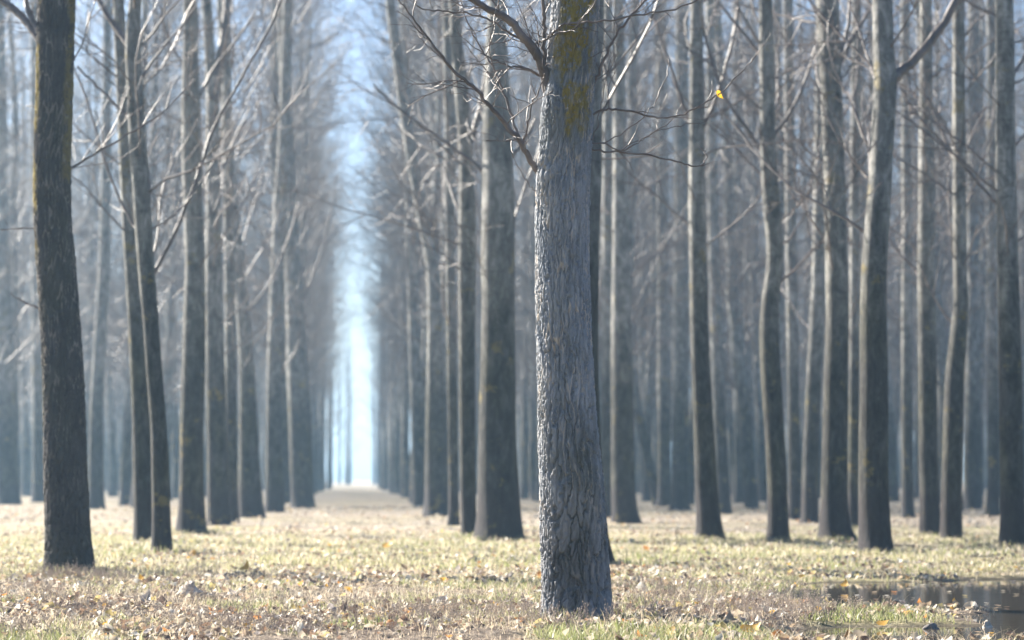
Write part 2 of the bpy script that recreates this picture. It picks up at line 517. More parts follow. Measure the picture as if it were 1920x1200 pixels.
def hero_bark(V, A, Z, u, v, rad, seed, cells, zmax, depth, lichen_fn):
    U = A / (2 * math.pi)
    w1 = fbm(U * 8, Z * 2.5, seed + 1, 4, 8) - 0.5
    w2 = fbm(U * 20, Z * 7, seed + 2, 4, 20) - 0.5
    w3 = fbm(U * cells * 3, Z * 40, seed + 3, 3, cells * 3) - 0.5
    low = sstep(2.4, 0.3, Z)
    x1 = U * cells + w1 * 2.4 + w2 * 1.1 + w3 * 0.55; y1 = Z * (3.4 + 1.2 * low) + w2 * 1.2 + w3 * 0.3
    f1, f2 = worley(x1, y1, seed + 4, cells)
    plate = sstep(0.02, 0.20, f2 - f1)
    x2 = U * cells * 2 + w1 * 4 + w2 * 2.0 + w3 * 0.8; y2 = Z * 11 + w1 * 3 + w3
    g1, g2 = worley(x2, y2, seed + 6, cells * 2)
    plate2 = sstep(0.02, 0.24, g2 - g1)
    saw = np.mod(Z * 9 + 5 * hash2(np.floor(x1).astype(np.int64) % cells, np.floor(y1).astype(np.int64), seed + 9) + w2 * 4, 1.0)
    fine = fbm(U * cells * 5, Z * 45, seed + 7, 3, cells * 5) - 0.5
    d = depth * ((0.38 + 0.55 * low) * (plate - 0.7) + 0.32 * (plate2 - 0.7) + 0.16 * (saw - 0.5) + 0.45 * fine + 0.35 * w2)
    d *= sstep(zmax + 1.0, zmax, Z) * 0.85 + 0.15
    dirv = np.cos(A)[:, :, None] * u[:, None, :] + np.sin(A)[:, :, None] * v[:, None, :]
    V = V + d[:, :, None] * dirv
    # pale corky streaks where the bark has split, longer and sharper higher up
    sx = U * cells * 1.25 + w1 * 2.2 + w2 * 1.0
    s1, s2 = worley(sx, Z * 3.0 + w2 * 0.6, seed + 11, int(cells * 1.25))
    streak = sstep(0.12, 0.03, s2 - s1) * sstep(0.35, 0.6, fbm(U * 14, Z * 5, seed + 12, 3, 14)) * (0.35 + 0.65 * sstep(0.3, 1.8, Z))
    return V, np.clip(streak, 0, 1), plate * sstep(0.45, 0.65, fbm(U * 10, Z * 3, seed + 15, 3, 10)), lichen_fn(A, Z)

def crown_parts(rng, path, rad, z0, z1, n1, n2, n3, base, lmax=4.2, lowlen=0.8, lim_r=0.0042, rise=4.0):
    """ascending poplar limbs on the trunk between heights z0 and z1"""
    hz = path[:, 2] - base[2]
    sel = (hz >= z0) & (hz <= z1)
    pp, rr = resample(path[sel] - base, rad[sel], 40)
    P = pp[None]; R = rr[None]
    def len1(t, rng, M): return lmax * (lowlen + (1 - lowlen) * np.clip(t * rise, 0, 1)) * (1.05 - 0.75 * t) * rng.uniform(0.65, 1.15, M)
    b1, r1 = grow(rng, P, R, n1, 0.0, 0.985, len1, (34, 66), 8, 0.045, 0.15, lim_r, 0.2, 0.004)
    def len2(t, rng, M): return (1.5 - 0.9 * t) * rng.uniform(0.5, 1.1, M)
    b2, r2 = grow(rng, b1, r1, n2, 0.15, 0.97, len2, (28, 62), 5, 0.05, 0.13, 0.0052, 0.35, 0.0045)
    parts = [tubes(b1, r1, 4), tubes(b2, r2, 3)]
    if n3:
        def len3(t, rng, M): return rng.uniform(0.2, 0.65, M)
        b3, r3 = grow(rng, b2, r2, n3, 0.15, 1.0, len3, (25, 65), 2, 0.03, 0.22, 0.003, 0.5, 0.0036)
        parts.append(tubes(b3, r3, 3))
    return parts

def limb(rng, px_pts, w0, w1, D, dd=0.0, sub=8, sub_len=0.5, tw=5, up=0.03, seg=None, curl=0.15):
    """a branch traced in the photograph at distance D, drifting dd metres towards the camera or away; with side twigs"""
    n = len(px_pts)
    pts = np.array([at_depth(x, y, D + dd * k / (n - 1)) for k, (x, y) in enumerate(px_pts)])
    rad = np.linspace(w0, w1, n) / 2 * D / FPX
    S = seg or max(10, n * 4)
    p, r = smoothpath(pts, rad, S)
    p[1:] += rng.normal(size=(S - 1, 3)) * 0.004
    parts = [(p[None], r[None], 6)]
    if sub:
        ln = lambda t, rg, M: sub_len * (1.1 - 0.5 * t) * rg.uniform(0.5, 1.2, M)
        b2, r2 = grow(rng, p[None], r[None], sub, 0.12, 0.97, ln, (25, 65), 7, up, curl, 0.0045, 0.45, 0.0024)
        parts.append((b2, r2, 4))
        if tw:
            b3, r3 = grow(rng, b2, r2, tw, 0.2, 0.97, lambda t, rg, M: sub_len * 0.45 * rg.uniform(0.4, 1.1, M), (25, 65), 5, up, curl * 1.2, 0.003, 0.55, 0.002)
            parts.append((b3, r3, 3))
    return parts

def limb_mesh(parts, base):
    return join([tubes(p - base, r, k) for p, r, k in parts])

def build_trace(rows, base_y, top_h, rng, step):
    """rows: (y, xl, xr) from the foot up -> world path, radii, base point"""
    y0, l0, r0 = rows[0]
    g = ground_at((l0 + r0) / 2, base_y)
    D = float(g @ FWD)
    base = np.array([g[0], g[1], float(H(g[0], g[1]))])
    pts = []; rad = []
    for (y, xl, xr) in rows:
        pts.append(at_depth((xl + xr) / 2, y, D)); rad.append((xr - xl) / 2 * D / FPX)
    pts = np.array(pts); rad = np.array(rad)
    pts = np.vstack([np.array([pts[0][0], pts[0][1], base[2] - 0.15]), pts]); rad = np.concatenate([[rad[0] * 1.03], rad])
    keep = np.concatenate([[True], pts[1:, 2] > base[2] + 0.02]); pts = pts[keep]; rad = rad[keep]
    p, r = smoothpath(pts, rad, 60)
    ph = rng.uniform(0, 6.28, 2)
    hh = p[:, 2] - base[2]
    wob = 0.035 * np.sin(hh * 0.9 + ph[0]) * np.clip(hh, 0, 1)
    p = p + FWD[None] * wob[:, None]
    # carry the stem on above the frame
    topz = p[-1, 2] - base[2]
    lean = (p[-1] - p[-8]); lean /= max(lean[2], 1e-3); lean[2] = 0
    m = 26
    ts = np.linspace(0, 1, m + 1)[1:]
    dz = (top_h - topz)
    upx = p[-1][None] + np.stack([lean[0] * dz * 0.5 * (ts - 0.35 * ts ** 2), lean[1] * dz * 0.5 * (ts - 0.35 * ts ** 2), dz * ts], 1)
    upx[:, :2] += np.cumsum(rng.normal(size=(m, 2)) * 0.03, 0)
    ur = r[-1] * (1 - ts) ** 0.9 + 0.012
    P = np.vstack([p, upx]); R = np.concatenate([r, ur])
    d = np.concatenate([[0], np.cumsum(np.linalg.norm(np.diff(P, axis=0), axis=1))])
    return P, R, d, base, D

def resample_steps(P, R, d, steps):
    t = []
    x = 0.0
    for lim, st in steps:
        t.extend(np.arange(x, min(lim, d[-1]), st)); x = min(lim, d[-1])
    t.append(d[-1]); t = np.array(sorted(set(np.round(t, 5))))
    return np.stack([np.interp(t, d, P[:, i]) for i in range(3)], 1), np.interp(t, d, R)

# ---- the sharp tree in front
rng = np.random.default_rng(7)
rows = [(1166, 1018, 1140), (1100, 1019, 1139), (1000, 1015, 1135), (900, 1013, 1128), (800, 1011, 1118), (700, 1009, 1111), (600, 1007, 1107),
        (500, 1006, 1104), (400, 1005, 1104), (300, 1010, 1107), (200, 1018, 1112), (100, 1027, 1118), (0, 1036, 1124)]
P, R, d, base, D = build_trace(rows, 1166, 19.0, rng, 0.005)
D_MAIN = D
pp, rr = resample_steps(P, R, d, [(3.7, 0.0058), (20, 0.3)])
V, q, A, Z, u, v = trunk_mesh(pp, rr, 340, base, 0.02, 5)
def lich_main(A, Z):
    ang = (A / (2 * math.pi))
    n = fbm(ang * 12, Z * 5, 71, 4, 12)
    return sstep(2.78, 3.0, Z + (n - 0.5) * 0.6) * sstep(0.43, 0.54, n)
V, streak, plate, lich = hero_bark(V, A, Z, u, v, rr, 11, 28, 3.7, 0.024, lich_main)
for (cx, cy, hs, vs_, am) in ((1020, 330, 0.05, 0.07, 0.022), (1040, 195, 0.06, 0.10, 0.03), (1098, 272, 0.03, 0.05, 0.014), (1094, 222, 0.03, 0.05, 0.012), (1060, 742, 0.035, 0.05, 0.016), (1046, 560, 0.03, 0.06, 0.010), (1086, 905, 0.04, 0.07, 0.014)):
    cpt = at_depth(cx, cy, D - 0.11) - base
    dv_ = V - cpt[None, None, :]
    lat_ = np.hypot(dv_[..., 0], dv_[..., 1])
    ex = np.exp(-(lat_ / hs) ** 2 / 2 - (dv_[..., 2] / vs_) ** 2 / 2)
    nr_ = np.cos(A)[:, :, None] * u[:, None, :] + np.sin(A)[:, :, None] * v[:, None, :]
    rim = np.where(np.full(1, cy > 500), np.sin(np.clip(ex, 0, 1) * math.pi), ex)
    V = V + (am * rim)[:, :, None] * nr_
# lichen only on the side towards the viewer's right of the stem
nrm = np.cos(A)[:, :, None] * u[:, None, :] + np.sin(A)[:, :, None] * v[:, None, :]
side = (nrm @ np.array([math.cos(YAW), -math.sin(YAW), 0]))
front = -(nrm @ FWD)
lich = lich * sstep(-0.8, -0.1, side + 0.25 + (fbm(A * 3, Z * 9, 5, 3) - 0.5) * 0.9) * sstep(1.05, 0.6, side) * sstep(0.0, 0.3, front)
root = empty('poplar_tree', base)
tag(root, 'sharply focused poplar with deeply furrowed grey bark, standing alone in front', 'tree', GROUP)
me = mesh_np('trunk', V, q)
float_attr(me, 'streak', streak); float_attr(me, 'plate', plate); float_attr(me, 'lichen', lich)
add('trunk', me, M_HERO, root)
LIMBS = [  # (points, px width start, end, drift, subs, sub length, tertiary)
    ([(1016, 335), (1003, 312), (985, 283), (973, 260), (952, 236), (930, 212), (905, 182), (880, 157), (850, 132), (820, 95), (790, 55), (762, 20), (742, -10)], 14, 2.5, -0.35, 14, 0.42, 6),
    ([(973, 260), (962, 225), (948, 185), (935, 150), (922, 122), (905, 95), (885, 60), (868, 20), (860, -10)], 6, 2.0, 0.12, 9, 0.34, 4),
    ([(983, 272), (990, 232), (997, 195), (1008, 178), (1018, 148), (1021, 138)], 4.5, 1.8, -0.3, 5, 0.22, 3),
    ([(1040, 205), (1028, 165), (1016, 120), (1000, 92), (980, 68), (960, 42), (932, 24), (900, 8), (865, -12)], 26, 10, -0.25, 16, 0.5, 6),
    ([(1022, 130), (1020, 90), (1020, 50), (1019, 20), (1017, -15)], 9, 7, -0.1, 6, 0.25, 4),
    ([(1016, 143), (998, 134), (975, 126), (948, 121), (922, 110), (900, 98)], 6, 2.4, -0.15, 7, 0.26, 4),
    ([(990, 78), (955, 62), (925, 42), (890, 30), (840, 22), (800, 18), (775, 8)], 5, 2, -0.2, 7, 0.28, 3),
    ([(1005, 80), (1025, 72), (1040, 58), (1060, 45), (1090, 42), (1130, 40), (1200, 28), (1260, 18), (1330, -8)], 5.5, 2.6, -0.45, 6, 0.25, 2),
    ([(1018, 76), (1050, 60), (1075, 55), (1100, 25), (1120, 0), (1130, -20)], 3.5, 2.2, -0.5, 3, 0.15, 2),
    ([(1100, 185), (1112, 160), (1122, 138), (1140, 95), (1160, 60), (1180, 35), (1218, -5)], 7, 4.5, -0.05, 8, 0.32, 3),
    ([(1098, 226), (1110, 216), (1128, 206), (1155, 204), (1190, 211), (1230, 220), (1262, 219), (1300, 205), (1335, 185), (1365, 160), (1400, 125), (1418, 100)], 5.5, 1.8, -0.12, 5, 0.26, 2),
    ([(1096, 278), (1110, 280), (1150, 285), (1210, 291), (1260, 300), (1293, 311), (1314, 310), (1324, 297), (1322, 284), (1310, 274)], 4.5, 1.8, 0.1, 4, 0.16, 1),
    ([(1098, 268), (1135, 270), (1165, 282), (1200, 264), (1240, 240), (1265, 222), (1278, 195)], 3.6, 1.5, 0.05, 4, 0.2, 1),
    ([(1130, 270), (1180, 240), (1220, 205), (1240, 165), (1253, 130), (1254, 106)], 2.8, 1.3, 0.1, 2, 0.15, 0),
    ([(1160, 284), (1200, 262), (1235, 244), (1280, 235), (1329, 226)], 2.6, 1.3, 0.15, 2, 0.15, 0),
    ([(1100, 275), (1110, 262), (1122, 225), (1130, 180), (1143, 112)], 2.8, 1.4, -0.1, 2, 0.15, 0),
    ([(1012, 372), (1000, 358), (985, 335), (970, 310), (958, 285)], 2.2, 1.2, -0.1, 0, 0.1, 0),
]
for (pts_, w0, w1, dd, sub, sl, tw) in LIMBS:
    v_, q_ = limb_mesh(limb(rng, pts_, w0, w1, D, dd, sub, sl, tw, 0.02, None, 0.16), base)
    add('branch', mesh_np('branch', v_, q_), M_TWIG, root)
v_, q_ = join(crown_parts(rng, pp, rr, 4.2, 18.6, 34, 7, 3, base))
add('crown', mesh_np('crown', v_, q_), M_TWIG, root)
# the one yellow leaf still on the twig
def leaf_shape(L, Wd, fold, curl, nseg=5):
    t = np.array([0, 0.12, 0.35, 0.62, 0.85, 1.0])
    w = np.array([0.0, 0.62, 1.0, 0.66, 0.25, 0.0]) * Wd / 2
    mid = np.stack([t * L, np.zeros(6), curl * L * (t - 0.5) ** 2 * 4 * 0.25], 1)
    lft = mid + np.stack([0 * t, w, w * fold], 1); rgt = mid + np.stack([0 * t, -w, w * fold], 1)
    vs = [mid[0]]; tr = []; qd = []
    vs += [p for k in range(1, 5) for p in (lft[k], mid[k], rgt[k])] + [mid[5]]
    tr += [(0, 2, 1), (0, 3, 2)]
    for k in range(3):
        a = 1 + k * 3
        qd += [(a, a + 1, a + 4, a + 3), (a + 1, a + 2, a + 5, a + 4)]
    tr += [(10, 11, 13), (11, 12, 13)]
    return np.array(vs), np.array(qd), np.array(tr)
lv, lq, lt = leaf_shape(0.062, 0.055, 0.3, 0.5)
e = np.array(Euler((math.radians(62), math.radians(40), math.radians(20))).to_matrix())
lp = at_depth(1341, 172, D - 0.1)
me = mesh_np('leaf', lv @ e.T + (lp - base), lq, lt)
color_attr(me, 'tint', (0.85, 0.52, 0.04))
lo = add('leaf', me, M_LEAF, root); lo['label'] = 'last yellow leaf on a bare twig'

# ---- the dark tree at the left
rng = np.random.default_rng(21)
rows = [(1072, 90, 174), (1000, 88, 168), (900, 85, 163), (800, 83, 160), (700, 80, 156), (600, 75, 148), (500, 68, 140), (400, 63, 132), (300, 62, 131), (200, 66, 134), (100, 68, 137), (0, 72, 141)]
P, R, d, base, D = build_trace(rows, 1072, 20.0, rng, 0.01)
pp, rr = resample_steps(P, R, d, [(5.3, 0.011), (21, 0.25)])
V, q, A, Z, u, v = trunk_mesh(pp, rr, 190, base, 0.025, 9)
def lich_left(A, Z):
    n = fbm(A / (2 * math.pi) * 10, Z * 4, 77, 4, 10)
    return sstep(2.6, 3.1, Z) * sstep(0.45, 0.58, n)
V, streak, plate, lich = hero_bark(V, A, Z, u, v, rr, 31, 24, 5.2, 0.026, lich_left)
nrm = np.cos(A)[:, :, None] * u[:, None, :] + np.sin(A)[:, :, None] * v[:, None, :]
side = (nrm @ np.array([math.cos(YAW), -math.sin(YAW), 0]))
lich = lich * np.maximum(sstep(-0.6, -0.85, side), 0.6 * sstep(0.5, 0.9, side))
root = empty('poplar_tree', base)
tag(root, 'dark furrowed poplar with ochre lichen standing near the left edge of the picture', 'tree', GROUP)
me = mesh_np('trunk', V, q)
float_attr(me, 'streak', streak * 0.3); float_attr(me, 'plate', plate * 0.12); float_attr(me, 'lichen', lich)
add('trunk', me, M_HERO2, root)
for (pts_, w0, w1, dd, sub, sl, tw) in [
    ([(85, 85), (66, 60), (50, 42), (30, 20), (8, 4), (-25, -12)], 20, 11, 0.3, 6, 0.6, 4),
    ([(75, 65), (62, 40), (52, 15), (44, -12)], 13, 10, 0.2, 3, 0.5, 3),
    ([(120, 320), (133, 315), (170, 294), (230, 258), (300, 215), (340, 175), (362, 148)], 6, 2, 0.4, 9, 0.6, 4),
    ([(130, 125), (150, 90), (165, 45), (182, -10)], 3.5, 2, 0, 5, 0.5, 3),
    ([(90, 590), (70, 578), (45, 565), (18, 550)], 3.5, 2, 0.1, 2, 0.2, 2),
    ([(75, 430), (50, 427), (20, 430), (-10, 432)], 3.2, 2, 0.1, 2, 0.2, 2),
    ([(75, 202), (58, 199), (50, 200)], 3, 2, 0.1, 0, 0.2, 2)]:
    v_, q_ = limb_mesh(limb(rng, pts_, w0, w1, D, dd, sub, sl, tw, 0.03, None, 0.1), base)
    add('branch', mesh_np('branch', v_, q_), M_TWIG, root)
v_, q_ = join(crown_parts(rng, pp, rr, 5.2, 19.6, 30, 7, 3, base))
add('crown', mesh_np('crown', v_, q_), M_TWIG, root)

# ---- the traced trees behind: (label, base y, rows (y, xl, xr), limbs)
def strt(y, xl, xr, top, w=0.72, lean=0):
    """a straight stem given its foot"""
    c = (xl + xr) / 2; hw = (xr - xl) / 2
    return [(y, xl, xr)] + [(yy, c + lean * (y - yy) / y - hw * f, c + lean * (y - yy) / y + hw * f) for yy, f in ((y - 60, 0.92), (y * 0.7, 0.86), (y * 0.4, 0.80), (0, w))]

TRACED = [
 ('slim leaning poplar forking at the top, right stem of the pair', 1038,
  [(1038, 287, 322), (900, 285, 318), (800, 283, 313), (700, 275, 305), (600, 268, 298), (500, 258, 290), (400, 250, 283), (300, 243, 276), (200, 238, 270), (100, 234, 264), (50, 236, 264), (0, 242, 264)],
  [([(275, 520), (292, 505), (330, 432), (370, 330), (400, 242), (450, 150), (500, 62), (530, -10)], 9, 4.5, 0.5, 12, 0.9), ([(262, 430), (245, 415), (200, 312), (160, 180), (118, 80)], 6, 3, 0.5, 8, 0.7),
   ([(245, 220), (232, 212), (190, 170), (145, 125)], 6, 4, 0.3, 6, 0.6), ([(248, 95), (230, 70), (205, 35), (180, -8)], 13, 9, 0.3, 4, 0.6), ([(262, 150), (290, 110), (330, 60), (370, 10)], 5, 3, 0.3, 6, 0.6),
   ([(285, 430), (330, 400), (370, 350), (410, 290)], 4, 2.5, 0.3, 6, 0.5)]),
 ('straight poplar, left stem of the pair beyond the dark left tree', 1020,
  [(1020, 253, 291), (900, 250, 287), (700, 245, 280), (550, 237, 268), (400, 228, 256), (200, 218, 243), (0, 210, 232)], []),
 ('upright poplar with a pale lit left edge, first of the row left of the alley', 1002,
  [(1002, 333, 386), (900, 337, 382), (800, 338, 382), (700, 341, 385), (600, 343, 385), (500, 346, 384), (400, 343, 380), (300, 340, 377), (200, 340, 376), (100, 343, 372), (0, 345, 370)],
  [([(375, 180), (400, 130), (440, 80), (480, 20)], 7, 4, 0.3, 7, 0.8), ([(342, 120), (315, 70), (300, 10)], 6, 4, 0.3, 6, 0.7)]),
 ('thick poplar with a limb forking up rightward, second in the left alley row', 985,
  [(985, 389, 432), (900, 388, 428), (800, 387, 425), (700, 386, 422), (600, 385, 418), (500, 385, 416), (400, 386, 414), (300, 385, 411), (200, 386, 410), (100, 383, 403), (0, 378, 397)],
  [([(398, 190), (408, 140), (420, 70), (428, -10)], 22, 16, 0.1, 5, 0.8), ([(410, 330), (440, 260), (470, 200)], 6, 3, 0.3, 5, 0.7)]),
 ('poplar stem touching the right side of the forked one, left of the alley', 979, strt(979, 424, 448, 0, 0.7, -12), []),
 ('poplar leaning gently left as it rises, third in the left alley row', 971,
  [(971, 446, 494), (850, 447, 486), (750, 448, 480), (650, 447, 474), (500, 436, 460), (300, 418, 440), (100, 410, 430), (0, 406, 424)], [([(450, 600), (500, 540), (540, 450), (560, 380)], 6, 3, 0.4, 7, 0.9)]),
 ('slim poplar beside the alley with a slight lean to the right', 961, [(961, 497, 531), (800, 498, 530), (700, 500, 530), (600, 504, 532), (400, 512, 536), (200, 524, 544), (0, 530, 548)], []),
 ('broad hazy poplar at the left mouth of the bright alley', 953, [(953, 547, 588), (800, 541, 584), (700, 537, 578), (600, 536, 570), (400, 530, 558), (200, 525, 548), (0, 518, 538)], [([(568, 560), (600, 480), (620, 400), (632, 330)], 5, 3, 0.4, 6, 0.9)]),
 ('dark blue hazy poplar cut by the left edge of the picture', 946, [(946, -6, 38), (800, -8, 33), (700, -10, 28), (600, -13, 23), (400, -16, 16), (200, -18, 12), (0, -20, 8)], []),
 ('hazy poplar just left of the dark left tree', 942, strt(942, 60, 88, 0, 0.75, -8), []),
 ('hazy poplar just right of the dark left tree, bending right as it rises', 955, [(955, 165, 196), (800, 168, 194), (700, 172, 196), (600, 178, 201), (500, 184, 206), (300, 190, 209), (0, 193, 209)], []),
 ('broadest poplar right of the alley, straight and grey with a green foot', 1014,
  [(1014, 893, 981), (960, 895, 976), (900, 896, 972), (800, 898, 968), (700, 900, 967), (600, 902, 966), (500, 902, 966), (400, 903, 965), (300, 905, 962), (200, 906, 958), (100, 910, 952), (0, 914, 948)],
  [([(955, 300), (975, 272), (992, 248), (1004, 222)], 9, 5, 0.2, 4, 0.6), ([(915, 335), (890, 306), (860, 285), (800, 242), (755, 210), (700, 160)], 9, 4, 0.4, 9, 0.9)]),
 ('narrow poplar with lit left edge pressed against the broadest one', 1008,
  [(1008, 867, 894), (900, 862, 892), (700, 860, 891), (500, 859, 892), (400, 860, 892), (300, 860, 888), (220, 856, 882), (150, 850, 875), (80, 845, 868), (0, 841, 862)],
  [([(880, 270), (895, 225), (905, 180), (912, 120)], 14, 8, 0.2, 5, 0.8), ([(862, 140), (820, 100), (790, 60), (760, 10)], 7, 3, 0.4, 7, 0.9)]),
 ('thin poplar right of the alley, just left of the narrow lit one', 986, strt(986, 841, 862, 0, 0.75, -14), []),
 ('poplar bending left over the alley as it rises, in the row right of it', 968,
  [(968, 796, 843), (800, 798, 836), (700, 800, 832), (600, 801, 830), (500, 798, 824), (400, 780, 804), (300, 762, 784), (200, 747, 767), (0, 722, 740)], []),
 ('hazy poplar at the right of the alley where the ground path narrows', 950, strt(950, 774, 800, 0, 0.7, -30), []),
 ('poplar mostly hidden behind the sharp front tree, showing along its right side', 1061,
  [(1061, 1060, 1148), (1000, 1064, 1138), (900, 1058, 1131), (700, 1052, 1123), (500, 1052, 1123), (300, 1060, 1129), (100, 1066, 1131), (0, 1070, 1133)], []),
 ('grey poplar standing right of the sharp front tree with a wide blurred foot', 982,
  [(982, 1148, 1197), (900, 1146, 1191), (700, 1145, 1187), (500, 1147, 1180), (300, 1149, 1175), (0, 1150, 1170)], []),
 ('thin hazy poplar between the sharp front tree and the wide footed grey one', 972, strt(972, 1126, 1150, 0, 0.75, 2), []),
 ('slanting thin poplar leaning left, right of the wide footed grey one', 949, [(949, 1226, 1250), (900, 1214, 1234), (850, 1203, 1222), (780, 1190, 1208), (600, 1160, 1178), (400, 1140, 1156), (0, 1110, 1124)], []),
 ('hazy upright poplar behind the slanting thin one', 950, strt(950, 1232, 1260, 0, 0.75, -6), []),
 ('dark blue poplar beside the hazy upright one, left of the sunlit slim poplar', 957, strt(957, 1258, 1292, 0, 0.72, 4), []),
 ('slim poplar with a bright sunlit left edge, foot left of the bent one', 1014,
  [(1014, 1309, 1355), (960, 1306, 1350), (900, 1303, 1345), (800, 1300, 1338), (700, 1297, 1332), (600, 1293, 1327), (500, 1292, 1325), (400, 1290, 1322), (300, 1291, 1321), (200, 1292, 1320), (100, 1293, 1319), (0, 1295, 1318)],
  [([(1306, 245), (1296, 228), (1278, 190), (1252, 110), (1225, 25)], 10, 5, 0.3, 7, 0.8), ([(1315, 240), (1330, 215), (1350, 160), (1372, 80), (1385, 10)], 9, 5, 0.3, 7, 0.8)]),
 ('hazy poplar directly behind the sunlit slim one', 964, [(964, 1344, 1372), (800, 1339, 1362), (600, 1331, 1353), (400, 1327, 1347), (0, 1322, 1340)], []),
 ('poplar with a kinked trunk bending right then left halfway up', 1015,
  [(1015, 1441, 1479), (900, 1438, 1475), (800, 1433, 1470), (700, 1426, 1465), (620, 1424, 1461), (560, 1429, 1462), (500, 1437, 1468), (450, 1437, 1467), (400, 1432, 1465), (300, 1425, 1456), (200, 1424, 1453), (100, 1423, 1450), (0, 1422, 1448)],
  [([(1440, 295), (1425, 278), (1400, 240), (1370, 200), (1346, 150), (1326, 80), (1305, -10)], 9, 5, 0.3, 9, 0.8), ([(1445, 265), (1456, 247), (1482, 210), (1510, 150), (1532, 80)], 9, 4, 0.3, 7, 0.7), ([(1432, 110), (1418, 93), (1388, 55), (1350, 8)], 8, 5, 0.3, 5, 0.7)]),
 ('dark hazy poplar close right of the kinked one', 974, strt(974, 1478, 1504, 0, 0.75, -14), []),
 ('hazy poplar leaning right, left of the flared foot poplar', 980, [(980, 1502, 1533), (800, 1507, 1538), (600, 1518, 1545), (400, 1524, 1549), (0, 1530, 1550)], []),
 ('poplar with flared roots and a bright sunlit upper left side', 1014,
  [(1014, 1531, 1601), (985, 1536, 1593), (940, 1539, 1590), (900, 1540, 1590), (800, 1543, 1590), (700, 1545, 1590), (600, 1548, 1592), (500, 1547, 1588), (400, 1545, 1587), (300, 1543, 1583), (200, 1540, 1580), (100, 1535, 1577), (0, 1530, 1574)],
  [([(1565, 130), (1580, 108), (1604, 62), (1630, 22)], 12, 7, 0.2, 5, 0.6), ([(1572, 110), (1588, 60), (1595, -8)], 9, 6, 0.2, 4, 0.6)]),
 ('thin dark poplar between the flared root one and the heavy limbed one', 991, strt(991, 1588, 1611, 0, 0.75, 6), []),
 ('poplar with a heavy green limb forking to the upper right', 1040,
  [(1040, 1607, 1676), (1010, 1610, 1671), (900, 1611, 1666), (800, 1611, 1666), (700, 1612, 1665), (600, 1612, 1662), (500, 1615, 1663), (400, 1622, 1668), (300, 1630, 1673), (200, 1636, 1680), (140, 1638, 1682), (100, 1637, 1677), (0, 1636, 1674)],
  [([(1662, 160), (1682, 140), (1702, 124), (1730, 95), (1765, 50), (1802, -12)], 24, 15, 0.2, 8, 0.8), ([(1650, 255), (1635, 275), (1610, 300)], 3, 2, -0.4, 0, 0.3), ([(1670, 320), (1650, 345), (1625, 370)], 3, 2, -0.4, 0, 0.3)]),
 ('slim dark poplar right of the heavy limbed one, its foot behind the puddle', 1004,
  [(1004, 1725, 1766), (900, 1724, 1760), (700, 1722, 1757), (500, 1720, 1752), (300, 1722, 1750), (0, 1725, 1748)], [([(1730, 520), (1716, 505), (1690, 478), (1660, 440)], 6, 4, 0.3, 5, 0.7)]),
 ('curving dark poplar with its foot against the slim dark one, above the puddle', 1012,
  [(1012, 1763, 1803), (900, 1765, 1803), (800, 1768, 1805), (700, 1772, 1808), (620, 1783, 1814), (560, 1788, 1816), (500, 1788, 1814), (300, 1787, 1812), (0, 1785, 1808)], [([(1795, 310), (1784, 290), (1760, 230), (1728, 165)], 7, 4, 0.3, 6, 0.7), ([(1805, 300), (1820, 260), (1850, 200)], 5, 3, 0.3, 6, 0.6)]),
 ('hazy poplar between the heavy limbed one and the slim dark one', 971, strt(971, 1690, 1714, 0, 0.75, -4), []),
 ('dark poplar at the right edge above the puddle', 1024,
  [(1024, 1876, 1928), (960, 1876, 1922), (900, 1875, 1918), (700, 1872, 1915), (500, 1870, 1910), (300, 1868, 1905), (100, 1868, 1903), (0, 1866, 1900)],
  [([(1885, 400), (1866, 380), (1830, 338), (1780, 280), (1720, 215), (1690, 170)], 8, 4, 0.3, 8, 0.7), ([(1895, 150), (1915, 115), (1945, 60)], 8, 5, 0.3, 4, 0.6)]),
 ('hazy poplar just left of the dark right edge one', 967, strt(967, 1850, 1875, 0, 0.75, -4), []),
 ('faint poplar between the curving dark one and the right edge ones', 955, strt(955, 1806, 1838, 0, 0.75, 5), []),
 ('faint thin poplar right of the sunlit slim one', 943, strt(943, 1376, 1398, 0, 0.75, -5), []),
]
placed = []
for ti, (label, by, rows, limbs) in enumerate(TRACED):
    rng = np.random.default_rng(100 + ti)
    P, R, d, base, D = build_trace(rows, by, rng.uniform(18.5, 22.0), rng, 0.1)
    pp, rr = resample_steps(P, R, d, [(0.8, 0.06), (12, 0.16), (25, 0.5)])
    V, q, A, Z, u, v = trunk_mesh(pp, rr, 24, base, 0.035, 40 + ti)
    root = empty('poplar_tree', base)
    tag(root, label, 'tree', GROUP)
    add('trunk', mesh_np('trunk', V, q), M_BARK, root)
    for (pts_, w0, w1, dd, sub, sl) in limbs:
        v_, q_ = limb_mesh(limb(rng, pts_, w0, w1, D, dd, sub, sl, 4, 0.03, None, 0.09), base)
        add('branch', mesh_np('branch', v_, q_), M_TWIG, root)
    v_, q_ = join(crown_parts(rng, pp, rr, rng.uniform(2.6, 3.6), 19.5, 40, 8, 3, base, 3.4, 0.75))
    add('crown', mesh_np('crown', v_, q_), M_TWIG, root)
    placed.append((base[0], base[1]))

